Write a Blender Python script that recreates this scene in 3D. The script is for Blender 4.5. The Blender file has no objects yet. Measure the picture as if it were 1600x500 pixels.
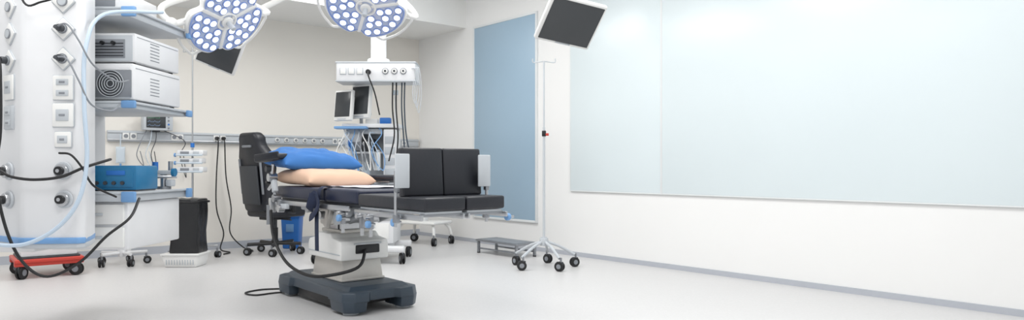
import bpy, bmesh, math, random
from mathutils import Vector, Matrix, Euler, noise
random.seed(4)
A=math.radians(50); CA,SA=math.cos(A),math.sin(A)
col=bpy.context.scene.collection
scene=bpy.context.scene
try: scene.view_settings.view_transform='Standard'
except Exception: pass

def at(X,D,z=0.0): return Vector((X*CA-D*SA, X*SA+D*CA, z))

# ---------------- materials ----------------
def srgb(c):
    return tuple(((v/255)/12.92 if v/255<=0.04045 else ((v/255+0.055)/1.055)**2.4) for v in c)+(1,)
def mat(name,c,rough=0.5,metal=0.0,var=0.04,scale=8,bump=0.0,emit=0.0,trans=0.0,coat=0.0,alpha=1.0,spec=0.5):
    m=bpy.data.materials.new(name); m.use_nodes=True
    nt=m.node_tree; b=nt.nodes['Principled BSDF']
    base=srgb(c)
    tc=nt.nodes.new('ShaderNodeTexCoord')
    n=nt.nodes.new('ShaderNodeTexNoise'); n.inputs['Scale'].default_value=scale; n.inputs['Detail'].default_value=4
    nt.links.new(tc.outputs['Object'],n.inputs['Vector'])
    mx=nt.nodes.new('ShaderNodeMix'); mx.data_type='RGBA'
    mx.inputs[6].default_value=tuple(max(0,v*(1-var)) for v in base[:3])+(1,)
    mx.inputs[7].default_value=tuple(min(1,v*(1+var)) for v in base[:3])+(1,)
    nt.links.new(n.outputs['Fac'],mx.inputs[0]); nt.links.new(mx.outputs[2],b.inputs['Base Color'])
    b.inputs['Roughness'].default_value=rough; b.inputs['Metallic'].default_value=metal
    b.inputs['Specular IOR Level'].default_value=spec
    if bump:
        bp=nt.nodes.new('ShaderNodeBump'); bp.inputs['Strength'].default_value=bump; bp.inputs['Distance'].default_value=0.01
        nt.links.new(n.outputs['Fac'],bp.inputs['Height']); nt.links.new(bp.outputs['Normal'],b.inputs['Normal'])
    if emit:
        nt.links.new(mx.outputs[2],b.inputs['Emission Color']); b.inputs['Emission Strength'].default_value=emit
    if trans: b.inputs['Transmission Weight'].default_value=trans
    if coat: b.inputs['Coat Weight'].default_value=coat
    if alpha<1: b.inputs['Alpha'].default_value=alpha
    return m
M={}
M['wallb']=mat('wall_cream_paint',(231,227,220),0.6,var=0.01,scale=2)
M['wallr']=mat('wall_white_paint',(235,235,234),0.5,var=0.01,scale=2)
M['ceil']=mat('ceiling_paint',(238,238,236),0.7,var=0.01)
M['floor']=mat('vinyl_floor',(205,204,204),0.38,var=0.08,scale=70)
M['base']=mat('baseboard_vinyl',(178,182,190),0.45)
M['glassblue']=mat('blue_frosted_glass',(156,181,200),0.3,var=0.03,scale=1)
M['glasspale']=mat('pale_frosted_glass',(217,227,230),0.27,var=0.02,scale=0.8)
M['frame']=mat('window_frame_white',(222,225,226),0.4)
M['white']=mat('white_powder_coat',(226,227,229),0.35)
M['plast']=mat('white_plastic',(232,232,230),0.4)
M['grey']=mat('light_grey_enamel',(188,193,198),0.4)
M['mid']=mat('mid_grey_plastic',(132,136,142),0.45)
M['dark']=mat('dark_grey_plastic',(58,61,66),0.5)
M['black']=mat('black_plastic',(24,25,28),0.45)
M['rubber']=mat('black_rubber',(26,26,28),0.6)
M['vinyl']=mat('black_vinyl_upholstery',(32,34,41),0.42,scale=30,bump=0.08)
M['navy']=mat('navy_vinyl_upholstery',(28,35,58),0.42,scale=30,bump=0.08)
M['slate']=mat('slate_blue_cast_housing',(52,64,76),0.38)
M['steel']=mat('brushed_stainless',(188,190,193),0.28,metal=0.9,scale=40)
M['steeld']=mat('dull_steel',(150,153,158),0.35,metal=0.8)
M['satin']=mat('satin_steel_cover',(196,193,188),0.38,metal=0.5,scale=30)
M['blue']=mat('blue_plastic',(40,110,190),0.4)
M['bump']=mat('blue_corner_plastic',(112,156,204),0.4)
M['teal']=mat('teal_blue_enamel',(36,112,156),0.35)
M['cloth']=mat('blue_cotton',(52,110,176),0.8,var=0.22,scale=7,bump=0.4)
M['peach']=mat('peach_cotton',(208,174,150),0.8,var=0.06,scale=7,bump=0.25)
M['sheet']=mat('white_cotton_sheet',(214,214,226),0.8,scale=20,bump=0.2)
M['red']=mat('red_enamel',(196,62,50),0.4)
M['screen']=mat('dark_screen_glass',(60,63,66),0.2,var=0.02)
M['bag']=mat('black_polythene',(26,27,30),0.28,scale=20,bump=0.5)
M['hose']=mat('pale_blue_hose',(186,202,218),0.4)
M['led']=mat('lit_led_lens',(248,250,255),0.2,var=0.0,emit=1.3)
M['collar']=mat('blue_led_collar',(140,162,214),0.2,var=0.1)
M['lampglass']=mat('pale_lamp_glass',(190,201,225),0.12,var=0.04,scale=6)
M['clear']=mat('clear_plastic',(214,226,236),0.15,alpha=0.65)
M['lcd']=mat('lit_lcd',(150,178,214),0.2,emit=0.2)
M['green']=mat('green_mark',(60,170,110),0.4)
M['strap']=mat('navy_webbing',(28,38,64),0.8,scale=60,bump=0.3)

# ---------------- mesh primitives ----------------
def t_box(sx,sy,sz,bev=0.0,seg=2):
    bm=bmesh.new(); bmesh.ops.create_cube(bm,size=1)
    bmesh.ops.scale(bm,vec=(sx,sy,sz),verts=bm.verts)
    if bev>0: bmesh.ops.bevel(bm,geom=bm.edges[:],offset=min(bev,0.48*min(sx,sy,sz)),segments=seg,affect='EDGES',profile=0.5)
    return bm
def t_cyl(r,h,r2=None,seg=24,bev=0.0):
    bm=bmesh.new(); bmesh.ops.create_cone(bm,cap_ends=True,segments=seg,radius1=r,radius2=r if r2 is None else r2,depth=h)
    if bev>0:
        e=[x for x in bm.edges if abs(x.verts[0].co.z-x.verts[1].co.z)<1e-6]
        bmesh.ops.bevel(bm,geom=e,offset=bev,segments=2,affect='EDGES',profile=0.5)
    return bm
def t_sph(r,sx=1,sy=1,sz=1,seg=16):
    bm=bmesh.new(); bmesh.ops.create_uvsphere(bm,u_segments=seg,v_segments=max(6,seg//2),radius=r)
    bmesh.ops.scale(bm,vec=(sx,sy,sz),verts=bm.verts); return bm
def t_lathe(prof,seg=32):
    bm=bmesh.new(); rings=[]
    for r,z in prof:
        rings.append([bm.verts.new((max(r,1e-4)*math.cos(2*math.pi*i/seg),max(r,1e-4)*math.sin(2*math.pi*i/seg),z)) for i in range(seg)])
    for a,b in zip(rings,rings[1:]):
        for i in range(seg):
            j=(i+1)%seg; bm.faces.new((a[i],a[j],b[j],b[i]))
    bm.faces.new(rings[0][::-1]); bm.faces.new(rings[-1])
    bmesh.ops.recalc_face_normals(bm,faces=bm.faces); return bm
def t_torus(R,r,seg=48,s2=10):
    pts=[(R*math.cos(2*math.pi*i/seg),R*math.sin(2*math.pi*i/seg),0) for i in range(seg)]
    return t_tube(pts,r,s2,False,closed=True)
def t_prism(pts,z0,z1,bev=0.0,seg=2):
    bm=bmesh.new()
    a=[bm.verts.new((x,y,z0)) for x,y in pts]; b=[bm.verts.new((x,y,z1)) for x,y in pts]
    n=len(pts)
    bm.faces.new(a[::-1]); bm.faces.new(b)
    for i in range(n): bm.faces.new((a[i],a[(i+1)%n],b[(i+1)%n],b[i]))
    bmesh.ops.recalc_face_normals(bm,faces=bm.faces)
    if bev>0: bmesh.ops.bevel(bm,geom=bm.edges[:],offset=bev,segments=seg,affect='EDGES',profile=0.5)
    return bm
def catmull(P_,n=8):
    P_=[Vector(p) for p in P_]
    if len(P_)<3: return P_
    out=[]; Q=[2*P_[0]-P_[1]]+P_+[2*P_[-1]-P_[-2]]
    for i in range(1,len(Q)-2):
        p0,p1,p2,p3=Q[i-1:i+3]
        for k in range(n):
            t=k/n
            out.append(0.5*((2*p1)+(-p0+p2)*t+(2*p0-5*p1+4*p2-p3)*t*t+(-p0+3*p1-3*p2+p3)*t**3))
    out.append(P_[-1]); return out
def t_tube(pts,r,seg=8,smooth=True,closed=False,flat=None):
    pts=catmull(pts) if smooth else [Vector(p) for p in pts]
    bm=bmesh.new(); rings=[]; n=len(pts); up=None
    for i,p in enumerate(pts):
        if closed: t=(pts[(i+1)%n]-pts[i-1])
        else: t=(pts[min(i+1,n-1)]-pts[max(i-1,0)])
        t.normalize()
        if up is None:
            up=Vector((0,0,1)) if abs(t.z)<0.9 else Vector((1,0,0))
        up=(up-t*up.dot(t)); 
        if up.length<1e-4: up=t.orthogonal()
        up.normalize(); s=t.cross(up)
        ra,rb=(r,r) if flat is None else flat
        rings.append([bm.verts.new(p+up*math.cos(2*math.pi*k/seg)*ra+s*math.sin(2*math.pi*k/seg)*rb) for k in range(seg)])
    prs=list(zip(rings,rings[1:]))
    if closed: prs.append((rings[-1],rings[0]))
    for a,b in prs:
        for k in range(seg):
            j=(k+1)%seg; bm.faces.new((a[k],a[j],b[j],b[k]))
    if not closed: bm.faces.new(rings[0][::-1]); bm.faces.new(rings[-1])
    bmesh.ops.recalc_face_normals(bm,faces=bm.faces); return bm
def t_pillow(L,W,H,seed=0,n=44,wr=0.012,ex=4.0,drop=0.0):
    bm=bmesh.new(); top=[];bot=[]
    def dz(u,v): return -drop*max(0,u+0.1)**2+ -0.3*drop*max(0,-u-0.2)**2
    for i in range(n+1):
        rt=[];rb=[]
        for j in range(n+1):
            u=-math.cos(math.pi*i/n); v=-math.cos(math.pi*j/n)
            h=max((1-abs(u)**ex)*(1-abs(v)**ex),0)**0.5
            x=u*L/2*(1-0.04*(1-v*v)*u*u-0.03*v*v*abs(u)); y=v*W/2*(1-0.04*(1-u*u)*v*v)
            edge=min(1,(1-max(abs(u),abs(v)))*3)
            cr=noise.noise(Vector((u*1.6+seed,v*2.4,seed)))
            cr2=abs(noise.noise(Vector((u*1.5-v*2+seed,v*1.3+u*2,seed+4))))
            k=(cr*0.8+cr2*1.4-0.4)*wr*2
            z=H*0.56*h+k*edge+dz(u,v)
            rt.append(bm.verts.new((x,y,z)))
            if i in(0,n) or j in(0,n): rb.append(rt[-1])
            else: rb.append(bm.verts.new((x,y,-H*0.44*h**0.9+k*.3*edge+dz(u,v))))
        top.append(rt);bot.append(rb)
    for i in range(n):
        for j in range(n):
            bm.faces.new((top[i][j],top[i+1][j],top[i+1][j+1],top[i][j+1]))
            try: bm.faces.new((bot[i][j],bot[i][j+1],bot[i+1][j+1],bot[i+1][j]))
            except ValueError: pass
    bmesh.ops.recalc_face_normals(bm,faces=bm.faces); return bm
def frustum(sx,sy,sz,tx,ty,bev=0.008):
    b=t_box(sx,sy,sz,0)
    for v in b.verts:
        if v.co.z>0: v.co.x*=tx; v.co.y*=ty
    bmesh.ops.bevel(b,geom=b.edges[:],offset=bev,segments=2,affect='EDGES',profile=0.5)
    return b

class P:
    def __init__(s): s.bm=bmesh.new(); s.m=[]
    def add(s,b,m,loc=(0,0,0),rot=(0,0,0),mx=None):
        if m not in s.m: s.m.append(m)
        k=s.m.index(m)
        T=mx if mx is not None else Matrix.Translation(Vector(loc))@Euler([math.radians(a) for a in rot]).to_matrix().to_4x4()
        b.transform(T)
        for f in b.faces: f.material_index=k
        me=bpy.data.meshes.new('tmp'); b.to_mesh(me); b.free(); s.bm.from_mesh(me); bpy.data.meshes.remove(me)
        return s
    def box(s,sz,loc,m,bev=0.005,rot=(0,0,0),seg=2): return s.add(t_box(*sz,bev,seg),m,loc,rot)
    def cyl(s,r,h,loc,m,rot=(0,0,0),r2=None,bev=0.0,seg=24): return s.add(t_cyl(r,h,r2,seg,bev),m,loc,rot)
    def tube(s,pts,r,m,seg=8,smooth=True,flat=None): return s.add(t_tube(pts,r,seg,smooth,flat=flat),m)
    def done(s,name,parent=None,loc=(0,0,0),rot=(0,0,0),label=None,smooth=True):
        me=bpy.data.meshes.new(name); s.bm.to_mesh(me); s.bm.free()
        for m in s.m: me.materials.append(M[m])
        if smooth:
            for p in me.polygons: p.use_smooth=True
            me.set_sharp_from_angle(angle=math.radians(38))
        o=bpy.data.objects.new(name,me); col.objects.link(o)
        o.location=loc; o.rotation_euler=[math.radians(a) for a in rot]
        if parent: o.parent=parent
        if label: o['label']=label
        return o
def tag(o,label,cat,group=None):
    o['label']=label; o['category']=cat
    if group: o['group']=group
    return o
def top(name,label,cat,X,D,z=0.0,rot=50,group=None):
    e=bpy.data.objects.new(name,None); e.empty_display_size=0.1; col.objects.link(e)
    e.location=at(X,D,z); e.rotation_euler=(0,0,math.radians(rot)); return tag(e,label,cat,group)
def rtop(name,label,cat,x,y,z=0.0,rot=0,group=None):
    e=top(name,label,cat,0,0,z,rot,group); e.location=(x,y,z); return e
def copypart(o,parent,loc,rot=None):
    c=o.copy(); c.parent=parent; c.location=loc
    if rot is not None: c.rotation_euler=[math.radians(a) for a in rot]
    col.objects.link(c); return c
def cable(name,label,cat,pts,r,m,group=None,room=False):
    w=[Vector(p) if room else at(*p) for p in pts]
    o0=w[0].copy()
    p=P(); p.tube([q-o0 for q in w],r,m)
    o=p.done(name,None,o0); return tag(o,label,cat,group)
def struct(o,label,cat):
    o['kind']='structure'; o['label']=label; o['category']=cat

# ---------------- room ----------------
XB,YR,ZC=-9.31,5.91,3.6
X1,Y0=1.6,-2.4
def slab(name,x0,x1,y0,y1,z0,z1,m,label,cat,bev=0):
    p=P(); p.box((x1-x0,y1-y0,z1-z0),(0,0,0),m,bev); o=p.done(name,None,((x0+x1)/2,(y0+y1)/2,(z0+z1)/2)); struct(o,label,cat); return o
slab('floor',XB-0.15,X1,Y0,YR+0.15,-0.1,0,'floor','light grey speckled vinyl hospital floor','floor')
slab('wall_back',XB-0.15,XB,Y0,YR+0.15,0,ZC,'wallb','cream painted smooth operating room wall','wall')
slab('wall_right',XB,X1,YR,YR+0.15,0,ZC,'wallr','white painted wall with frosted glass panels','wall')
slab('ceiling',XB-0.15,X1,Y0,YR+0.15,ZC,ZC+0.1,'ceil','white smooth ceiling','ceiling')
slab('trim_1',XB,-8.07,Y0,YR,3.05,ZC,'ceil','white boxed ceiling soffit along the wall','soffit')
slab('baseboard_back',XB,XB+0.015,Y0,YR,0,0.09,'base','grey vinyl skirting strip','baseboard')
slab('baseboard_right',XB+0.015,X1,YR-0.015,YR,0,0.05,'base','blue-grey vinyl skirting strip','baseboard')
def window(name,x0,x1,z0,z1,m,label,t=0.03,fd=0.03):
    p=P(); p.box((x1-x0,0.02,z1-z0),(0,0,0),m,0.002)
    o=p.done(name,None,((x0+x1)/2,YR-0.011,(z0+z1)/2)); struct(o,label,'window')
    q=P()
    for sx in(-1,1): q.box((t,fd,z1-z0+2*t),(sx*((x1-x0)/2+t/2),0,0),'frame',0.002)
    for sz in(-1,1): q.box((x1-x0,fd,t),(0,0,sz*((z1-z0)/2+t/2)),'frame',0.002)
    q.done('window_frame',o)
window('window_1',-7.84,-6.56,0.38,3.0,'glassblue','tall blue frosted glass panel in slim frame')
window('window_2',-5.93,-4.60,0.78,3.2,'glasspale','pale blue-green frosted glass wall panel',.012,.022)
window('window_3',-4.575,1.3,0.78,3.2,'glasspale','wide pale blue-green frosted glass wall panel',.012,.022)

# ---------------- shared parts ----------------
def caster(parent,x,y,r=0.045,wm='rubber',proto={}):
    key=(r,wm)
    if key not in proto:
        p=P()
        for s in(-1,1):
            p.cyl(r,0.018,(0,s*0.017,r),wm,(90,0,0),bev=0.004,seg=20)
            p.cyl(r*0.5,0.02,(0,s*0.018,r),'mid',(90,0,0),seg=12)
        p.box((r*1.5,0.014,r*1.0),(-0.004,0,r*1.45),'dark',0.004)
        p.cyl(0.011,0.05,(-r*0.3,0,2*r+0.015),'steeld',seg=10)
        o=p.done('caster',parent,(x,y,0),(0,0,random.uniform(0,360))); proto[key]=o; return o
    return copypart(proto[key],parent,(x,y,0),(0,0,random.uniform(0,360)))
def starbase(parent,R,z,m,n=5,r=0.05,th0=10,h=0.035,wh=0.03,drop=0.0):
    p=P()
    for i in range(n):
        a=math.radians(th0+360*i/n); c,s_=math.cos(a),math.sin(a)
        p.tube([(0.03*c,0.03*s_,z),(R*0.5*c,R*0.5*s_,z-drop*0.35),(R*c,R*s_,z-drop)],0.02,m,8,True,(h*0.5,wh*0.5))
    p.cyl(0.045,0.08,(0,0,z),m,bev=0.006)
    p.done('star_base',parent)
    for i in range(n):
        a=math.radians(th0+360*i/n); caster(parent,R*math.cos(a),R*math.sin(a),r)

# ---------------- operating table ----------------
T=rtop('operating_table','black padded operating table on steel pedestal with slate base','operating table',-5.10,2.54)
p=P()
oct_=[(-.64,-.24),(-.58,-.31),(-.36,-.31),(-.33,-.28),(.33,-.28),(.36,-.31),(.58,-.31),(.65,-.24),(.65,-.13),(.61,-.10),(.61,.10),(.65,.13),(.65,.24),(.58,.31),(.36,.31),(.33,.28),(-.33,.28),(-.36,.31),(-.58,.31),(-.64,.24)]
b=t_prism(oct_,.095,.165,0)
for v in b.verts:
    if v.co.z>.15: v.co.x*=.985; v.co.y*=.97
bmesh.ops.bevel(b,geom=b.edges[:],offset=.007,segments=2,affect='EDGES',profile=.5); p.add(b,'slate')
p.add(frustum(1.14,.50,.03,.93,.86,.006),'slate',(0,0,.178)); p.box((.62,.50,.07),(0,0,.06),'black',.006); p.box((.95,.40,.05),(0,0,.075),'black',.006)
p.done('base',T)
f=P(); b=t_prism([(-.13,-.09),(.09,-.09),(.145,-.03),(.145,.08),(-.13,.08)],.02,.11,0)
for v in b.verts:
    if v.co.z<.05: v.co.x*=.90; v.co.y*=.90
bmesh.ops.bevel(b,geom=b.edges[:],offset=.008,segments=2,affect='EDGES',profile=.5); f.add(b,'slate')
f.cyl(0.055,0.022,(0.03,0,0.011),'grey',bev=0.003)
f0=f.done('foot',T,(0.50,-0.215,0))
for (x,y,sx,sy) in((0.50,0.215,1,-1),(-0.50,-0.215,-1,1),(-0.50,0.215,-1,-1)):
    c=copypart(f0,T,(x,y,0)); c.scale=(sx,sy,1)
p=P()
p.add(frustum(.52,.35,.19,.9,.9,.008),'satin',(0.05,0,0.29)); p.box((.535,.365,.02),(.05,0,.205),'satin',.005); p.box((.46,.31,.012),(.05,0,.33),'steeld',.003); p.done('pedestal_skirt',T,label='brushed steel lower skirt')
p=P(); prof=[(-.27,0.355),(.29,0.355),(.295,0.47),(.275,0.50),(.15,0.515),(.11,0.55),(-.12,0.55),(-.16,.51),(-.26,0.49),(-.28,0.46)]
b=t_prism(prof,-0.2,0.2,0.010,3)
p.add(b,'plast',(0.05,0,0),(90,0,0)); p.box((.545,.408,.010),(.055,0,.40),'grey',.003); p.done('pedestal_cover',T,label='white moulded stepped cover')
p=P(); p.box((0.02,0.2,0.065),(0.343,0.02,0.435),'black',0.008); p.box((0.012,0.23,0.012),(0.349,0.02,0.477),'grey',0.004); p.done('handset_recess',T)
p=P(); p.box((0.28,0.22,0.16),(0.03,0,0.61),'steel',0.008); p.box((0.33,0.26,0.03),(0.03,0,0.56),'satin',0.008); p.box((.2,.14,.1),(.03,0,.66),'steeld',.006)
for s in(-1,1): p.box((.012,.012,.14),(.03+s*.1,-.112,.61),'dark',.002)
p.done('lift_column',T)
p=P(); p.box((0.5,0.3,0.09),(0.05,0,0.71),'satin',0.012); p.box((0.2,0.40,0.07),(0.3,0,0.72),'grey',0.012); p.box((.22,.42,.06),(-.25,0,.74),'grey',.012)
p.cyl(0.045,0.44,(0.35,0,0.68),'steel',(90,0,0)); p.cyl(0.035,0.5,(-0.15,0,0.73),'steel',(90,0,0)); p.box((0.16,0.05,0.12),(0.12,-0.2,0.68),'satin',0.012)
p.cyl(.05,.03,(.35,-.23,.68),'grey',(90,0,0),bev=.006); p.cyl(.03,.05,(.12,-.24,.69),'steel',(90,0,0)); p.box((.06,.04,.16),(.22,-.24,.68),'satin',.01,(0,25,0)); p.box((.3,.03,.03),(.42,-.27,.745),'steel',.005,(0,6,0))
p.cyl(0.028,0.34,(0.5,-0.12,0.70),'steeld',(0,75,0)); p.cyl(0.028,0.34,(0.5,0.12,0.70),'steeld',(0,75,0)); p.box((0.08,0.44,0.05),(0.68,0,0.73),'steeld',0.01); p.done('tilt_mechanism',T)
p=P(); p.box((1.38,0.54,0.03),(0.09,0,0.785),'dark',0.008); p.done('table_frame',T)
rail=P(); rail.box((1.3,0.014,0.035),(0,0,0),'steel',0.003)
for xx in(-.55,-.2,.2,.55): rail.box((0.03,0.03,0.02),(xx,0.018,0),'steeld',0.003)
r0=rail.done('side_rail',T,(0.08,-0.325,0.768)); copypart(r0,T,(0.08,0.325,0.768),(0,0,180))
def cush(name,x0,x1,y0,y1,z0,z1,m,bev=0.014,label=None):
    p=P(); p.box((x1-x0,y1-y0,z1-z0),(0,0,0),m,bev,seg=3)
    return p.done(name,T,((x0+x1)/2,(y0+y1)/2,(z0+z1)/2),label=label)
cush('back_cushion',-.64,.28,-.3,.3,.80,.898,'navy',.02,label='navy padded back section')
cush('seat_cushion',.29,.79,-.3,.3,.80,.898,'navy',.02,label='navy padded seat section')
cush('leg_cushion',.81,1.64,-.305,-.005,.79,.872,'vinyl'); cush('leg_cushion',.81,1.64,.005,.305,.79,.872,'vinyl')
for s in(-1,1):
    q=P(); q.box((0.06,0.3,0.305),(0,0,0),'vinyl',0.012,seg=3); q.box((0.012,0.24,0.02),(-.03,0,-.13),'steel',0.003)
    q.done('upright_pad',T,(1.36,s*0.1525,1.022),(0,-4,0))
p=P()
for y in(-.32,-.02,.02,.32): p.box((0.84,0.016,0.034),(1.22,y,0.752),'steel',0.004)
for x in(.84,1.1,1.6): p.box((0.03,0.62,0.02),(x,0,0.765),'steeld',0.004)
p.box((0.8,0.27,0.014),(1.22,-.155,.780),'grey',0.003); p.box((0.8,0.27,0.014),(1.22,.155,.780),'grey',0.003)
p.done('leg_frame',T)
for s,y,x in((-1,-.33,1.43),(1,.29,1.44)):
    q=P(); q.box((0.014,0.10,0.21),(0,0,0),'grey',0.006); q.box((0.03,0.03,0.10),(-.015,s*.03,-.08),'steeld',0.005)
    q.cyl(0.010,0.34,(-.02,s*.035,-.17),'steel'); q.box((0.04,0.035,0.05),(-.02,s*.03,-.29),'steeld',0.006)
    q.done('pad_bracket',T,(x,y,1.03))
kn=P(); kn.cyl(0.024,0.03,(0,0,0),'bump',(90,0,0),bev=0.006,seg=12); kn.cyl(0.009,0.04,(0,0.03,0),'steel',(90,0,0),seg=10)
k0=kn.done('knob',T,(1.38,-.36,.715))
for l in((1.02,-.34,.68),(1.60,.36,.73),(.62,-.35,.70)): copypart(k0,T,l)
for x,l in((.60,.09),(.88,.11),(1.0,.11)):
    q=P(); q.box((0.035,0.03,l),(0,0,0),'steeld',0.006); q.cyl(0.012,0.07,(0,0,-.07),'steel'); q.cyl(0.018,0.05,(0,-.02,.03),'steel',(90,0,0),seg=14); q.done('rail_clamp',T,(x,-.31,.70))
p=P()
p.tube([(-.50,-.34,.74),(-.52,-.36,.85),(-.55,-.37,.98),(-.53,-.37,1.08)],0.016,'steel')
p.cyl(.032,.06,(-.51,-.35,.80),'steeld',(90,0,0)); p.cyl(.034,.07,(-.55,-.37,.97),'steel',(90,20,0)); p.box((.07,.05,.07),(-.46,-.335,.76),'steeld',.01)
p.cyl(.012,.12,(-.60,-.36,.90),'steel',(0,60,0)); p.cyl(.024,.03,(-.65,-.36,.93),'black',(0,60,0)); p.box((.05,.05,.12),(-.60,-.35,.74),'steel',.008); p.cyl(.02,.16,(-.62,-.37,.66),'steeld')
p.cyl(.03,.05,(-.42,-.35,.72),'steel',(90,0,0)); p.box((.12,.03,.04),(-.36,-.34,.74),'grey',.006); p.cyl(.026,.08,(-.56,-.38,1.04),'dark',(90,40,0)); p.box((.05,.04,.10),(-.50,-.37,.90),'grey',.008,(0,-20,0))
p.done('arm_support_clamp',T)
p=P(); b=t_box(.28,.12,.05,.02,3)
p.add(b,'vinyl',(0,0,0)); p.box((.26,.02,.04),(0,-.05,.02),'vinyl',.008); p.done('arm_support_pad',T,(-.52,-.39,1.13),(0,-6,24))
p=P(); p.box((.52,.14,.05),(-.1,.43,.965),'vinyl',.02,seg=3); p.box((.3,.05,.02),(-.1,.40,.93),'steeld',.005); p.box((.05,.16,.03),(-.1,.36,.91),'steeld',.005); p.cyl(.014,.16,(-.1,.335,.84),'steel'); p.done('arm_board',T)
p=P(); p.tube([(-.55,-.38,.70),(-.42,-.41,.5),(-.12,-.43,.33),(.2,-.41,.265),(.42,-.34,.275),(.52,-.15,.33),(.35,0,.43)],.012,'rubber'); p.done('handset_cable',T)

def soft(name,label,cat,bm,m,loc,rot):
    p=P(); p.add(bm,m); o=p.done(name,None,loc,rot); return tag(o,label,cat)
soft('pillow','peach cotton pillow lying on the operating table','pillow',t_pillow(.66,.60,.135,3,ex=6,drop=.02,wr=.004),'peach',(-5.46,2.54,.966),(0,1,3))
soft('pillow','bright blue cotton pillow stacked on the peach pillow','pillow',t_pillow(.50,.72,.17,9,wr=.014,ex=4,drop=.03),'cloth',(-5.70,2.53,1.115),(-1,2,5))
p=P(); b=bmesh.new(); bmesh.ops.create_grid(b,x_segments=40,y_segments=30,size=1)
for v in b.verts:
    x,y=v.co.x*.38,v.co.y*.2; v.co=Vector((x,y,noise.noise(Vector((x*9,y*12,0)))*.004+.006))
p.add(b,'sheet'); o=p.done('folded_sheet',None,(-4.90,2.62,.9)); tag(o,'thin white cotton sheet laid on the navy table pad','sheet')
p=P(); p.tube([(0,.1,.02),(0,.035,.025),(0,.0,-.03),(.005,-.012,-.2),(.0,-.008,-.44)],.01,'strap',8,True,(.004,.034))
p.tube([(-.12,.02,-.03),(-.10,-.02,-.14),(-.03,-.03,-.10),(.0,-.02,-.03),(.05,-.02,-.10),(.0,-.03,-.17),(-.09,-.02,-.2)],.01,'strap',8,True,(.008,.034))
p.box((.05,.02,.04),(0,-.018,-.15),'dark',.005)
o=p.done('restraint_strap',None,(-4.83,2.195,.882)); tag(o,'dark navy webbing strap hanging over the table side rail','strap')

# ---------------- supply pillar ----------------
S=top('supply_pillar','white ceiling-hung medical supply pillar with sockets, shelves and blue band','medical supply column',-2.75,4.15)
poly=[(-2.41,3.87),(-2.385,3.90),(-2.42,4.0),(-2.50,4.18),(-2.66,4.40),(-3.12,4.40),(-3.12,4.10),(-2.72,3.855),(-2.69,3.85)]
lp=[(x+2.75,y-4.15) for x,y in poly]
p=P(); p.add(t_prism(lp,.64,2.42,.012,2),'white'); p.cyl(.13,1.25,(-.1,.1,2.97),'white'); p.cyl(.2,.04,(-.1,.1,3.58),'white'); p.done('body',S)
lp2=[(x*1.012-0.002,y*1.03) for x,y in lp]
p=P(); p.add(t_prism(lp2,.628,.662,.006),'bump'); p.done('band',S,label='pale blue bottom band')
p=P(); p.add(t_prism(lp,.60,.64,.01),'grey'); p.done('bottom_plate',S)
rotA=-31.5
def onface(face,X,z,off=0.0):
    if face=='B': return (X+2.75,3.857-4.15-off+ (X+2.6)*0.06,z),0
    t=(-2.72-X)/0.40; return (X+2.75-off*.52,3.855+.245*t-4.15-off*.85,z),rotA
def diamond(face,X,z,plug=False):
    l,r=onface(face,X,z); p=P(); p.box((.098,.010,.098),(0,-.002,0),'grey',.006,(0,45,0)); p.box((.088,.014,.088),(0,-.005,0),'plast',.006,(0,45,0)); p.cyl(.028,.014,(0,-.012,0),'mid',(90,0,0)); p.cyl(.023,.016,(0,-.012,0),'grey',(90,0,0))
    o=p.done('socket',S,l,(0,0,r))
    if plug:
        q=P(); q.cyl(.02,.04,(0,-.03,0),'dark',(90,0,0),bev=.005); q.cyl(.011,.03,(0,-.06,-.004),'dark',(75,0,0)); q.done('plug',o)
def plate(face,X,z,w,h,m='plast',n=1):
    l,r=onface(face,X,z); p=P(); p.box((w+.006,.010,h+.006),(0,-.003,0),'grey',.006); p.box((w,.016,h),(0,-.006,0),m,.006)
    for i in range(n): p.box((w*.62,.006,h/n*.5),(0,-.015,(i-(n-1)/2)*h/n*.9),'grey',.003); p.box((w*.3,.006,.012),(0,-.017,(i-(n-1)/2)*h/n*.9),'mid',.002)
    return p.done('switch_plate',S,l,(0,0,r))
def gas(face,X,z):
    l,r=onface(face,X,z); p=P(); p.cyl(.05,.014,(0,-.007,0),'grey',(90,0,0),bev=.004); p.cyl(.038,.03,(0,-.02,0),'steel',(90,0,0),bev=.004); p.cyl(.024,.04,(0,-.032,0),'black',(90,0,0)); p.cyl(.010,.045,(0,-.035,0),'steel',(90,0,0))
    p.done('gas_outlet',S,l,(0,0,r))
diamond('B',-2.485,1.819,True); diamond('B',-2.485,1.653,True); diamond('B',-2.485,1.97,False)
plate('B',-2.485,1.493,.11,.135,n=2); plate('B',-2.485,1.341,.115,.13,n=1); plate('B',-2.485,1.206,.09,.085,n=1)
gas('B',-2.485,1.033); gas('B',-2.48,.875)
diamond('A',-2.815,1.95); diamond('A',-2.815,1.80); diamond('A',-2.82,1.65,True); plate('A',-2.82,1.50,.11,.14,n=1); plate('A',-2.82,1.33,.10,.13,'grey',n=2)
gas('A',-2.82,1.03); gas('A',-2.82,.87)
p=P(); p.box((.28,.8,1.9),(-.47,.75,1.45),'white',.03); p.box((.3,.1,.2),(-.3,.3,1.2),'white',.01); p.done('rear_console',S)
for zt,zb in((2.08,2.02),(1.478,1.433),(.895,.83)):
    p=P(); p.box((.62,.81,zt-zb-.012),(-.015,.71,(zt+zb)/2-.006),'grey',.008); p.box((.03,.80,.016),(.30,.71,zt-.008),'grey',.004)
    p.box((.62,.02,.016),(-.015,.31,zt-.008),'grey',.004)
    sh=p.done('equipment_shelf',S)
    q=P(); q.box((.09,.03,zt-zb+.004),(.30,.305,(zt+zb)/2),'bump',.008); b0=q.done('corner_bumper',sh)
    q=P(); q.box((.03,.06,zt-zb+.004),(.322,1.09,(zt+zb)/2),'bump',.008); q.done('corner_bumper',sh)
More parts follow.
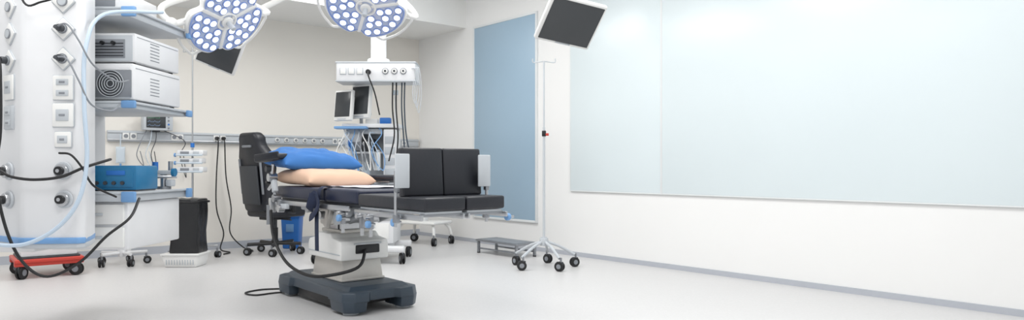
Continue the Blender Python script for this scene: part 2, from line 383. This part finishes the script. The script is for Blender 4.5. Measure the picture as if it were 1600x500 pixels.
p=P(); p.box((.5,.7,.31),(.02,.70,.673),'white',.012); 
dr=p.done('drawer_cabinet',S)
for z in(.75,.60):
    p=P(); p.box((.46,.02,.13),(.02,.342,z),'plast',.006); dd=p.done('drawer',dr)
    p=P(); p.box((.2,.012,.018),(.02,.328,z),'grey',.004); p.done('handle',dd)
def pc(pts,r,m,label,name='power_cable'):
    p=P(); p.tube([(x+2.75,d-4.15,z) for x,d,z in pts],r,m); p.done(name,S,label=label)
pc([(-2.84,3.86,1.66),(-2.79,3.80,1.55),(-2.775,3.78,1.25),(-2.80,3.78,1.0),(-2.76,3.8,.72),(-2.68,3.82,.53),(-2.56,3.84,.45),(-2.42,3.9,.52),(-2.30,3.95,.66),(-2.22,4.05,.76),(-2.3,4.3,.86)],.008,'rubber','thick black cable looping below')
pc([(-2.80,3.82,1.03),(-2.72,3.79,1.0),(-2.6,3.79,.985),(-2.46,3.80,1.0),(-2.36,3.84,1.05),(-2.33,4.0,1.09),(-2.42,4.2,1.1)],.008,'rubber','black cable strung across the face')
pc([(-2.485,3.80,1.655),(-2.42,3.79,1.64),(-2.36,3.80,1.52),(-2.33,3.86,1.4),(-2.33,4.05,1.38),(-2.42,4.3,1.44)],.005,'mid','thin grey cable')
pc([(-2.485,3.80,1.82),(-2.42,3.79,1.83),(-2.36,3.80,1.74),(-2.32,3.86,1.62),(-2.33,4.1,1.56),(-2.42,4.40,1.6)],.005,'mid','thin grey cable')
pc([(-2.47,3.80,1.13),(-2.40,3.79,1.12),(-2.35,3.81,1.05),(-2.33,3.88,.95),(-2.30,4.05,.88)],.006,'rubber','short black cable')
pc([(-2.18,4.35,2.02),(-2.34,4.0,1.93),(-2.36,3.86,1.72),(-2.345,3.82,1.4),(-2.33,3.82,1.1),(-2.36,3.80,.88),(-2.46,3.78,.73),(-2.62,3.77,.64),(-2.8,3.8,.63),(-2.9,3.88,.66)],.011,'hose','pale blue flexible hose','gas_hose')
pc([(-2.75,3.80,2.4),(-2.66,3.78,1.97),(-2.55,3.78,1.95),(-2.40,3.78,2.02),(-2.3,3.8,2.2)],.006,'rubber','black drooping cable')

def device(name,label,X0,X1,D0,D1,z0,z1,m,fan=False):
    t=top(name,label,'medical device',(X0+X1)/2,(D0+D1)/2,z0); w=X1-X0;d=D1-D0;h=z1-z0
    p=P(); p.box((w,d,h-.012),(0,0,h/2+.006),m,.012)
    for i in range(6): p.box((.004,.12,.006),(w/2,-.05+.0,h*.25+i*.022),'mid',.001)
    p.box((.004,d*.92,.004),(w/2,0,h*.88),'mid',.001); p.done('housing',t)
    for sx in(-1,1):
        for sy in(-1,1):
            p=P(); p.cyl(.015,.012,(0,0,.006),'rubber',seg=12); p.done('foot',t,(sx*(w/2-.04),sy*(d/2-.05),0))
    p=P(); p.box((w*.94,.01,h*.84),(0,-d/2,h/2),'grey',.004)
    if fan:
        p.box((w*.8,.008,h*.72),(.04,-d/2-.002,h/2-.01),'mid',.004)
        p.cyl(.084,.012,(.11,-d/2-.006,h/2-.01),'dark',(90,0,0),seg=36)
        for k,rr in enumerate((.086,.07,.054,.038,.022)): p.add(t_torus(rr,.003,36,6),'grey',(.11,-d/2-.013,h/2-.01),(90,0,0))
        p.box((w*.94,.014,.03),(0,-d/2-.002,h-.03),'white',.004)
    else:
        p.box((w*.6,.012,h*.62),(.04,-d/2-.002,h*.48),'mid',.004)
        for i in range(5): p.box((w*.56,.01,.008),(.04,-d/2-.006,h*.25+i*.02),'dark',.002)
        for j in range(3): p.cyl(.012,.03,(-.02+j*.07,-d/2-.014,h*.66),'black',(90,0,0),seg=12)
    p.done('rear_panel',t); return t
device('video_processor','white boxed device with dark round fan grille on shelf',-2.95,-2.445,4.5,5.14,1.479,1.725,'white',True)
device('light_source_unit','white boxed device with dark connector panel stacked on another',-2.95,-2.445,4.52,5.12,1.726,1.925,'white')
t=top('electrosurgical_unit','teal blue boxed surgical device on the low shelf','medical device',-2.655,4.64,.896)
p=P(); p.box((.46,.28,.16),(0,0,.088),'teal',.014); p.box((.44,.26,.02),(0,0,.012),'dark',.004); p.done('housing',t)
p=P(); p.box((.42,.008,.12),(0,-.142,.088),'teal',.004)
for i in range(4): p.cyl(.012,.018,(-.02+i*.055,-.15,.055),'dark',(90,0,0),seg=14)
p.box((.12,.006,.03),(.10,-.148,.12),'blue',.002); p.done('control_panel',t)
t=top('suction_regulator','small steel and blue suction regulator standing on shelf','medical device',-2.50,5.0,.896)
p=P(); p.cyl(.05,.02,(0,0,.01),'steeld'); p.cyl(.022,.12,(0,0,.07),'steel'); p.box((.16,.05,.03),(0,0,.12),'grey',.008); p.cyl(.02,.07,(-.06,0,.16),'blue'); p.cyl(.016,.08,(.05,0,.16),'steel'); p.cyl(.03,.02,(.085,-.02,.12),'teal',(0,90,0)); p.cyl(.012,.2,(0,-.03,.09),'steel',(0,90,20)); p.box((.05,.06,.05),(.05,.0,.045),'grey',.01); p.done('body',t)
t=top('equipment_box','grey device with pale front kept on the top shelf','medical device',-2.78,4.8,2.081)
p=P(); p.box((.42,.5,.14),(0,0,.07),'white',.012); p.box((.38,.01,.1),(0,-.25,.07),'mid',.004); p.done('housing',t)

# red dolly, stool, bin
t=rtop('equipment_dolly','red steel dolly on four black casters','dolly',-8.2,.90)
p=P(); p.box((.56,.56,.035),(0,0,.17),'red',.01); p.box((.5,.5,.02),(0,0,.195),'dark',.004)
for s in(-1,1): p.box((.08,.56,.05),(s*.22,0,.145),'red',.008)
p.done('platform',t)
for sx in(-1,1):
    for sy in(-1,1): caster(t,sx*.22,sy*.22,.062)
t=rtop('gas_cabinet','white cabinet standing on a red dolly','cabinet',-8.2,.90,.205)
p=P(); p.box((.46,.46,.85),(0,0,.425),'white',.015); p.box((.4,.012,.7),(0,-.23,.42),'plast',.004); p.box((.012,.4,.7),(.23,0,.42),'plast',.004); p.done('body',t)
t=top('rolling_stool','white swivel stool with five black casters','stool',-4.22,7.55)
starbase(t,.24,.13,'white',r=.04,th0=30); p=P(); p.cyl(.02,.4,(0,0,.32),'steel'); p.cyl(.17,.06,(0,0,.55),'white',bev=.015); p.done('seat',t)
t=top('waste_bin','white slotted basket bin with black liner bag','bin',-3.49,7.46)
p=P(); b=t_box(.38,.3,.14,.015)
for v in b.verts:
    if v.co.z<0: v.co.x*=.88; v.co.y*=.88
p.add(b,'plast',(0,0,.07)); p.box((.40,.32,.02),(0,0,.135),'plast',.006)
for i in range(11): p.box((.010,.004,.07),(-.14+i*.028,-.141,.065),'grey',.001)
p.done('basket',t)
p=P(); b=t_box(.31,.27,.58,.02,2)
bmesh.ops.subdivide_edges(b,edges=b.edges[:],cuts=4,use_grid_fill=True)
for v in b.verts:
    k=noise.noise(v.co*9)*.012+noise.noise(v.co*22)*.006; tt=(v.co.z+.29)/.58
    v.co.x*=(.94+.06*tt+(.06 if tt<.2 else 0)); v.co.y*=(.9+.1*tt); v.co.x+=k; v.co.y+=k*.6
    if v.co.z>.24: v.co.z+=noise.noise(v.co*14)*.012
p.add(b,'bag',(.03,0,.43)); p.tube([(-.13,-.13,.68),(.185,-.13,.69),(.19,.13,.685),(-.135,.13,.68),(-.13,-.12,.68)],.012,'bag',8,False); p.done('liner_bag',t,label='crinkled black plastic bag')

# IV stand with pumps
t=top('infusion_stand','slim steel drip stand carrying stacked infusion pumps','drip stand',-3.70,8.07)
starbase(t,.27,.14,'steel',r=.038,th0=20,h=.025,wh=.025); p=P(); p.cyl(.012,1.2,(0,0,.75),'steel'); p.cyl(.008,1.2,(0,0,1.85),'steel')
p.tube([(-.1,0,2.42),(-.1,0,2.39),(0,0,2.4),(.1,0,2.39),(.1,0,2.42)],.005,'steel',6); p.done('pole',t)
for i,z in enumerate((1.22,1.13,1.03)):
    p=P(); p.box((.30-.03*(i%2),.12,.06),(0.03,-.07,z),'white',.01); p.box((.10,.006,.03),(-.03,-.132,z),'mid',.002); p.box((.07,.006,.03),(.1,-.132,z),'grey',.002); p.cyl(.012,.3,(.03,-.15,z-.026),'clear',(0,90,0)); p.cyl(.022,.012,(-.13,-.15,z-.026),'bump',(0,90,0)); p.done('infusion_pump',t)
p=P(); p.cyl(.022,.05,(0,0,1.31),'blue'); p.done('pole_clamp',t)

t=top('plastic_bin','tall blue plastic bin standing by the wall','bin',-2.87,9.1)
p=P(); b=t_box(.24,.2,.42,.02)
for v in b.verts:
    if v.co.z<0: v.co.x*=.85; v.co.y*=.85
p.add(b,'blue',(0,0,.21)); p.box((.26,.22,.03),(0,0,.42),'blue',.01); p.box((.1,.01,.1),(0,-.098,.27),'bump',.004); p.done('body',t)

# office chair
t=top('office_chair','black high-back swivel chair with headrest and armrests','chair',-2.89,8.5,0,103)
starbase(t,.32,.13,'black',r=.045,th0=15,h=.04,wh=.04)
p=P(); p.cyl(.025,.3,(0,0,.29),'dark'); p.cyl(.035,.16,(0,0,.24),'black'); p.box((.3,.22,.04),(0,0,.44),'black',.01); p.tube([(0,-.1,.43),(.05,-.26,.42)],.008,'dark',8,False); p.done('gas_lift',t)
p=P(); b=t_box(.50,.52,.11,.045,4); p.add(b,'vinyl',(.02,0,.51)); 
for s in(-1,1): p.box((.44,.09,.08),(.03,s*.225,.56),'vinyl',.035,seg=3)
p.done('seat',t)
prof=[(-.19,0),(.19,0),(.26,.12),(.28,.36),(.30,.56),(.29,.67),(.23,.75),(.20,.81),(.20,.88),(.14,.94),(-.14,.94),(-.20,.88),(-.20,.81),(-.23,.75),(-.29,.67),(-.30,.56),(-.28,.36),(-.26,.12)]
p=P(); b=t_prism(prof,-.065,.065,.035,3)
b.transform(Matrix(((0,0,1,0),(1,0,0,0),(0,1,0,0),(0,0,0,1))))
for v in b.verts: v.co.x+=.9*v.co.y**2
p.add(b,'vinyl')
p.box((.03,.2,.12),(.06,0,.85),'dark',.012); p.box((.03,.34,.46),(-.055,0,.32),'dark',.012)
for s in(-1,1): p.box((.05,.06,.5),(.105,s*.22,.38),'vinyl',.02,seg=3); p.box((.02,.03,.42),(-.03,s*.21,.42),'mid',.006)
p.box((.14,.16,.03),(0,0,.78),'mid',.01)
p.done('backrest',t,(-.25,0,.53),(0,-6,0))
for s in(-1,1):
    p=P(); p.box((.26,.085,.035),(0,0,.0),'black',.015); p.box((.05,.03,.22),(0,0,-.12),'black',.01); p.box((.06,.12,.02),(0,-s*.05,-.23),'dark',.005); p.done('armrest',t,(.02,s*.34,.74))

# ---------------- wall rail ----------------
R=rtop('wall_supply_rail','long aluminium medical supply rail with outlets on the wall','wall rail',XB+.001,3.74,1.425)
p=P(); p.box((.05,4.26,.13),(.025,0,0),'grey',.006); p.box((.014,4.26,.02),(.056,0,.045),'grey',.003); p.box((.014,4.26,.016),(.056,0,-.045),'steel',.003); p.done('body',R)
for i,y in enumerate((1.80,1.88,2.33,2.40,2.83,2.91,4.46,4.54,5.5,5.6)):
    p=P(); p.box((.012,.07,.075),(.058,y-3.74,0),'plast',.005); p.cyl(.024,.006,(.064,y-3.74,0),'mid',(0,90,0)); p.done('socket',R)
for i in range(6):
    p=P(); p.cyl(.032,.02,(.06,3.62+i*.13-3.74,0),'plast',(0,90,0),bev=.004); p.cyl(.018,.03,(.062,3.62+i*.13-3.74,0),'mid',(0,90,0)); p.done('gas_outlet',R)
for k,y in enumerate((2.83,2.91)):
    t=rtop('power_plug','black mains plug in wall rail with hanging cable','plug',XB+.066,y,1.425,group='plugs in the wall rail')
    p=P(); p.cyl(.022,.045,(.028,0,0),'black',(0,90,0),bev=.006); p.done('plug_body',t)
    s=1 if k else -1
    p=P(); p.tube([(.05,0,-.01),(.07,0,-.08),(.06,s*.02,-.5),(.07,s*.05+.03,-.9),(.12,.05,-1.2),(.22,.1*s+.08,-1.39),(.45,.12+.1*s,-1.414),(.6,.0+.1*s,-1.414)],.008,'rubber'); p.done('cord',t)
t=rtop('patient_monitor','small grey patient monitor mounted above the wall rail','monitor',XB+.14,2.12,1.487,8)
p=P(); p.box((.09,.34,.2),(0,0,.11),'grey',.012); p.box((.10,.08,.05),(-.06,0,.02),'dark',.006); p.tube([(0,-.1,.21),(0,-.1,.235),(0,.1,.235),(0,.1,.21)],.008,'mid',6,False); p.done('housing',t)
p=P(); p.box((.006,.22,.15),(.047,-.03,.115),'screen',.002); 
for i,m in enumerate(('green','lcd','lcd')):
    p.tube([(.052,-.13+j*.012,.155-i*.045+(0.014 if j%5==2 else 0)) for j in range(13)],.0016,m,4,False)
p.done('screen',t)
for i in range(4):
    p=P(); p.cyl(.011,.008,(.048,.115,.04+i*.045),'blue' if i==1 else 'mid',(0,90,0),seg=12); p.done('button',t)
for i,(y,c) in enumerate(((-.20,'mid'),(-.10,'clear'),(-.04,'dark'),(.30,'dark'))):
    p=P(); p.tube([(-.03,-.10+.05*i,.03),(.01,y+.02,-.11),(0,y-.03,-.29),(-.04,y+.06,-.41-.05*i),(-.06,y+.03,-.24)],.005,c); p.done('lead',t)
t=rtop('drip_bag','clear drip bag hanging from wall rail','drip bag',XB+.078,1.74,1.08)
p=P(); p.add(t_pillow(.2,.1,.03,2,12,.002),'clear',(0,0,.12),(0,90,0)); p.cyl(.006,.16,(0,0,.29),'clear'); p.cyl(.01,.04,(0,0,-.0),'bump'); p.done('bag',t)

# ---------------- surgical lights ----------------
def frame(n,upref):
    z=-Vector(n).normalized(); x=Vector(upref).cross(z).normalized(); y=z.cross(x)
    return Matrix((x,y,z)).transposed().to_4x4()
def notch(b,k=.2):
    for v in b.verts:
        a=math.atan2(v.co.y,v.co.x); f=1-k*max(0,math.cos(3*(a-math.radians(30))))**8
        v.co.x*=f; v.co.y*=f
    return b
def lamp(X,D,z,n,pole,label,R=.355,az=0):
    t=top('surgical_light',label,'surgical light',pole[0],pole[1],ZC,group='ceiling surgical lights')
    k_=R/.355
    hc=Vector((X-pole[0],D-pole[1],z-ZC)); mx=Matrix.Translation(hc)@frame(n,(0,0,1))@Matrix.Rotation(math.radians(az),4,'Z')
    p=P(); p.add(notch(t_lathe([(.05,.10),(.16*k_,.095),(.27*k_,.07),(R-.01,.03),(R,.0),(R-.012,-.022),(R-.03,-.024)],96)),'plast'); p.cyl(.075,.05,(0,0,.12),'plast',bev=.01)
    head=p.done('lamp_head',t); head.matrix_local=mx
    p=P(); p.add(notch(t_cyl(R-.026,.012,None,96)),'lampglass',(0,0,-.02))
    for k in range(3):
        a=math.radians(120*k+30); p.box((.24*k_,.030,.014),(.17*k_*math.cos(a),.17*k_*math.sin(a),-.028),'plast',.005,(0,0,120*k+30))
    p.add(notch(t_torus(R-.03,.007,96,8)),'collar',(0,0,-.026)); p.add(t_torus(.078*k_,.012,32,8),'plast',(0,0,-.026)); p.done('lamp_glass',head)
    first=None
    for c in range(3):
        ac=120*c+90
        for (rr,degs) in ((.125,(-27,27)),(.192,(-38,-13,13,38)),(.275,(-44,-27,-9,9,27,44))):
            for dg in degs:
                a=math.radians(ac+dg); l=(rr*k_*math.cos(a),rr*k_*math.sin(a),-.03)
                if first is None:
                    q=P(); q.add(t_lathe([(.027,.004),(.027,-.006),(.024,-.010),(.0,-.012)],18),'led'); q.add(t_lathe([(.037,.004),(.037,-.003),(.0,-.004)],18),'collar'); first=q.done('led_lens',head,l); first.scale=(k_,k_,1)
                else: copypart(first,head,l)
    p=P(); p.cyl(.045,.03,(0,0,-.035),'plast',bev=.008); p.cyl(.020,.09,(0,0,-.085),'grey',bev=.008); p.done('handle',head)
    for a0 in(54,174,294):
        p=P(); pts=[]
        for k in range(9):
            a=math.radians(a0+k*9); rr=R+.05 if 0<k<8 else R-.01
            pts.append((rr*math.cos(a),rr*math.sin(a),.01))
        p.tube(pts,.011,'plast',8); p.done('grab_rail',head)
    Rm=mx.to_3x3(); zb=Rm@Vector((0,0,1)); xb=Rm@Vector((1,0,0))
    side=hc+xb*(R+.09)+zb*.02
    jt=hc+zb*.30+Vector((.22,.05,.14))
    p=P(); p.tube([hc+xb*(R-.01)+zb*.02,side,side+zb*.12+Vector((.0,0,.05)),(side+jt)/2+Vector((.06,0,.08)),jt],.024,'plast',12)
    p.tube([hc-xb*(R-.01)+zb*.02,hc-xb*(R+.08)+zb*.04,hc-xb*(R-.06)+zb*.2,hc+zb*.32,jt],.022,'plast',12); p.add(t_sph(.04),'plast',side); p.add(t_sph(.05),'plast',jt); p.done('yoke',t)
    e1=Vector((0,0,-.5)); e2=Vector((jt.x,jt.y,max(jt.z+.28,-.75)))
    p=P(); p.tube([e1,(e1+e2)/2+Vector((0,0,.02)),e2],.04,'plast',12); p.tube([e2,jt],.028,'plast',12,False); p.cyl(.055,.14,e2,'plast',bev=.01); p.cyl(.06,.14,e1,'plast',bev=.01); p.done('spring_arm',t)
    p=P(); p.cyl(.045,.55,(0,0,-.275),'plast'); p.cyl(.15,.05,(0,0,-.025),'plast',bev=.01); p.done('ceiling_mount',t)
lamp(-2.225,5.4,2.20,(.66,-.30,-.66),(-1.75,6.1),'round white LED surgical light tilted over table, lit',R=.325,az=-20)
lamp(-1.214,5.8,2.40,(.02,-.60,-.80),(-.55,6.3),'round white LED surgical light facing down, lit',R=.345,az=20)

# ---------------- hanging monitors ----------------
def monitor(name,label,X,D,z,rv,uv,w,h,pole,frm='plast',arm=True):
    t=top(name,label,'monitor',pole[0],pole[1],ZC)
    r=Vector(rv).normalized(); u=Vector(uv); u=(u-r*u.dot(r)).normalized(); y=u.cross(r)
    mx=Matrix((r,y,u)).transposed().to_4x4(); c=Vector((X-pole[0],D-pole[1],z-ZC)); mx=Matrix.Translation(c)@mx
    p=P(); p.box((w+.045,.045,h+.045),(0,.012,0),frm,.015,seg=3); p.box((w*.5,.05,h*.5),(0,.05,0),frm,.015)
    b=p.done('housing',t); b.matrix_local=mx
    p=P(); p.box((w,.008,h),(0,-.013,0),'screen',.002); p.box((w*.3,.006,.012),(0,-.012,-h/2-.01),'grey',.002); p.done('screen',b)
    bk=c+y*.09
    p=P(); p.add(t_sph(.035),frm,bk); p.tube([bk,bk+Vector((0,.05,.2)),bk+Vector(((pole[0]-X)*.2,.1,.3))],.02,frm,10)
    j=bk+Vector(((pole[0]-X)*.2,.1,.3)); p.tube([j,(j+Vector((0,0,-.7)))/2,Vector((0,0,-.7))],.028,frm,10); p.cyl(.045,.12,j,frm,bev=.01); p.cyl(.04,.75,(0,0,-.375),frm); p.cyl(.13,.04,(0,0,-.02),frm,bev=.01); p.done('support_arm',t)
monitor('ceiling_monitor','black flat screen in white frame hanging from ceiling arm, tilted',.466,5.5,2.195,(.444,.2,-.06),(.15,-.235,.32),.445,.355,(-.05,6.0))
monitor('ceiling_monitor','black flat screen in pale frame hanging tilted behind surgical light',-2.60,6.2,2.09,(.267,.09,-.114),(.142,-.12,.24),.32,.32,(-1.75,6.7))

# ---------------- ceiling pendant + anaesthesia machine ----------------
t=top('ceiling_pendant','white ceiling supply pendant box with round outlets','medical supply pendant',-1.47,7.68,0)
p=P(); p.box((.86,.34,.215),(0,0,2.088),'white',.02,seg=3); p.box((.87,.35,.02),(0,0,2.185),'grey',.006); p.box((.87,.35,.016),(0,0,1.985),'grey',.005); p.done('body',t)
p=P(); p.cyl(.085,1.4,(0,0,2.89),'white'); p.cyl(.12,.05,(0,0,2.22),'white',bev=.012); p.cyl(.16,.05,(0,0,3.575),'white',bev=.01); p.done('column',t)
for x in(.106,.203,.30):
    p=P(); p.cyl(.034,.014,(x,-.175,2.09),'mid',(90,0,0),bev=.003); p.cyl(.026,.02,(x,-.18,2.09),'plast',(90,0,0)); p.cyl(.012,.026,(x,-.182,2.09),'dark',(90,0,0)); p.done('gas_outlet',t)
for x in(-.35,-.26,-.17):
    p=P(); p.box((.07,.012,.075),(x,-.174,2.09),'grey',.005); p.box((.055,.010,.06),(x,-.178,2.09),'plast',.003); p.done('socket',t)
p=P(); p.cyl(.026,.05,(-.075,-.19,2.08),'black',(90,0,0),bev=.006); p.tube([(-.075,-.21,2.08),(-.06,-.24,2.02),(-.0,-.22,1.85),(.04,-.15,1.62)],.008,'rubber'); p.done('plug',t)
for k in range(3):
    p=P(); x=.41+.018*k; p.tube([(x-.02,-.175,2.12),(x+.03,-.2,2.1),(x+.05,-.19,1.93-.04*k),(x+.02,-.18,1.74-.05*k),(x-.01,-.18,1.85),(x+.0,-.17,1.98)],.0045,'grey',6); p.done('coiled_hose',t)
for k,(x,c) in enumerate(((.17,'rubber'),(.21,'rubber'),(.27,'slate'),(.30,'slate'))):
    p=P(); p.tube([(x,-.08,1.99),(x,-.1,1.7),(x+.02,-.1,1.4),(x+.04*(k-1),-.1,1.12)],.008,c,8); p.done('gas_hose',t)

t=top('anaesthesia_machine','white anaesthesia machine trolley with shelves and hoses','anaesthesia machine',-1.62,7.95)
p=P(); p.box((1.0,.12,.07),(-.05,-.34,.16),'white',.025,seg=3); p.box((.5,.6,.07),(0,0,.17),'white',.02); p.box((.9,.1,.07),(-.02,.28,.16),'white',.02); p.done('base_frame',t)
for l in((-.52,-.34),(.42,-.34),(-.42,.28),(.4,.28)): caster(t,l[0],l[1],.06)
p=P(); p.box((.56,.5,.66),(.03,0,.535),'white',.02); p.done('drawer_cabinet',t)
for z in(.35,.55,.75):
    p=P(); p.box((.46,.012,.17),(.03,-.252,z),'plast',.006); p.box((.16,.02,.02),(.03,-.262,z+.05),'grey',.004); p.done('drawer',t)
p=P(); p.box((.66,.56,.035),(.03,-.02,.885),'grey',.01); p.done('worktop',t)
p=P()
for x in(-.24,.29): p.box((.06,.06,.63),(x,.14,1.21),'white',.01)
p.box((.64,.4,.045),(.04,.02,1.52),'white',.01); p.box((.54,.05,.56),(.02,.19,1.18),'grey',.006); p.box((.15,.26,.58),(.255,-.03,1.19),'white',.015); p.box((.17,.24,.22),(-.18,.04,1.38),'white',.012); p.box((.40,.26,.06),(-.04,.02,1.46),'grey',.01)
p.box((.44,.24,.02),(-.02,.02,1.22),'white',.004); p.box((.12,.14,.1),(-.14,-.02,1.29),'mid',.008); p.box((.10,.14,.14),(.0,.02,1.31),'dark',.008)
for z in(1.0,1.12,1.24,1.36): p.box((.11,.008,.08),(.255,-.163,z),'grey',.003)
p.done('upper_rack',t)
for (r,h,l,m) in ((.035,.12,(-.12,-.1,1.06),'plast'),(.05,.14,(-.02,-.12,1.02),'clear'),(.03,.2,(.12,-.16,1.12),'plast'),(.02,.12,(-.2,-.12,1.3),'blue')):
    p=P(); p.cyl(r,h,(0,0,0),m,bev=.004); p.cyl(r*.7,h*.2,(0,0,h*.55),'grey'); p.done('gas_canister',t,l)
cols=('plast','grey','hose','bump','grey','mid')
for k in range(10):
    p=P(); x=-.28+.045*k; a=random.uniform(-.05,.05)
    p.tube([(x,-.12,1.5-.03*(k%3)),(x+a,-.20,1.42),(x-a*1.4,-.23,1.2+.03*(k%4)),(x+.06,-.22,1.02),(x+.03+a,-.20,1.18+.05*(k%3)),(x-.03,-.16,1.34)],.006,cols[k%6],6); p.done('breathing_hose',t)
p=P(); p.box((.12,.09,.07),(.20,-.12,1.575),'blue',.01); p.done('blue_case',t)
p=P(); p.box((.14,.12,.06),(.04,-.05,1.57),'plast',.01); p.cyl(.012,.38,(.30,-.05,1.71),'plast'); p.cyl(.03,.05,(.30,-.05,1.90),'clear'); p.done('flow_unit',t)
p=P(); p.box((.36,.14,.03),(-.17,-.18,1.495),'bump',.008); p.done('shelf_edge',t)
def mm(x,y,z,rz,w,h):
    p=P(); p.box((w,.05,h),(0,0,0),'plast',.01); p.box((w*.7,.06,h*.7),(0,.045,0),'plast',.02)
    b=p.done('display_monitor',t,(x,y,z),(-6,0,rz)); q=P(); q.box((w*.88,.008,h*.82),(0,-.025,.01),'screen',.002); q.box((w*.5,.006,.012),(0,-.026,-h*.45),'grey',.001); q.done('screen',b)
mm(-.245,-.20,1.74,-30,.25,.34); mm(-.065,-.14,1.79,-30,.27,.38)
p=P(); p.cyl(.02,.2,(-.1,-.0,1.63),'grey'); p.box((.3,.05,.03),(-.13,-.03,1.66),'grey',.006); p.done('monitor_mount',t)

# cart behind
t=rtop('instrument_cart','white instrument cart on swivel casters','cart',-8.15,5.25,rot=20)
p=P(); p.box((.66,.44,.04),(0,0,.30),'plast',.018,seg=3)
for sx in(-1,1):
    for sy in(-1,1): p.tube([(sx*.25,sy*.14,.29),(sx*.30,sy*.18,.22),(sx*.32,sy*.20,.13)],.02,'plast',8)
p.done('base_tray',t)
for sx in(-1,1):
    for sy in(-1,1): caster(t,sx*.32,sy*.2,.055)
p=P(); p.box((.1,.1,.5),(0,0,.56),'white',.02); p.box((.5,.4,.04),(0,0,.82),'plast',.015); p.done('column',t)

# IV stand (free) and step stool
t=top('drip_stand','bare stainless drip stand on five-caster base','drip stand',.337,7.35)
p=P(); p.cyl(.013,1.25,(0,0,.85),'grey'); p.cyl(.009,.75,(0,0,1.80),'grey'); 
p.tube([(-.12,0,2.20),(-.11,0,2.16),(0,0,2.17),(.11,0,2.16),(.12,0,2.20)],.006,'grey',8); p.cyl(.022,.06,(0,0,1.41),'black',bev=.005); p.cyl(.014,.04,(.03,0,1.40),'red',(0,90,0)); p.cyl(.03,.08,(0,0,.28),'grey'); p.done('pole',t)
starbase(t,.33,.27,'grey',r=.05,th0=8,h=.03,wh=.03,drop=.14)
t=rtop('step_stool','low stainless steel step platform beside the wall','step stool',-6.5,5.36)
p=P(); p.box((.78,.34,.025),(0,0,.158),'steeld',.006); p.box((.74,.30,.004),(0,0,.172),'mid',.001); p.done('tread',t)
for sx in(-1,1):
    for sy in(-1,1):
        p=P(); p.box((.03,.03,.15),(0,0,.075),'steeld',.004); p.cyl(.02,.01,(0,0,.006),'rubber'); p.done('leg',t,(sx*.36,sy*.14,0))
for s in(-1,1):
    p=P(); p.box((.7,.015,.02),(0,s*.14,.06),'steeld',.003); p.done('brace',t)

cable('floor_cable','thin black cable lying looped on the floor','cable',[(-1.83,6.0,.012),(-2.0,6.0,.008),(-2.15,5.95,.008),(-2.22,5.8,.008),(-2.1,5.7,.008),(-1.98,5.8,.008),(-1.86,5.85,.010)],.007,'rubber')

# ---------------- light ----------------
def area(x,y,z,sx,sy,e,rot=(0,0,0),c=(1,1,1)):
    l=bpy.data.lights.new('ceiling_lamp','AREA'); l.shape='RECTANGLE'; l.size=sx; l.size_y=sy; l.energy=e; l.color=c
    o=bpy.data.objects.new('ceiling_lamp',l); col.objects.link(o); o.location=(x,y,z); o.rotation_euler=[math.radians(a) for a in rot]
for x in(-6.8,-4.2,-1.6):
    for y in(0.2,3.6): area(x,y,3.56,1.8,1.2,59,c=(1,.995,.985))
w=bpy.data.worlds.new('World'); scene.world=w; w.use_nodes=True
w.node_tree.nodes['Background'].inputs[0].default_value=(.97,.985,1,1); w.node_tree.nodes['Background'].inputs[1].default_value=.72

cam=bpy.data.cameras.new('Camera'); co=bpy.data.objects.new('Camera',cam); col.objects.link(co)
co.location=(0,0,1.05); co.rotation_euler=(math.radians(90),0,A); cam.lens=24.5; cam.sensor_width=36; cam.shift_y=.0075; cam.clip_start=.05
scene.camera=co
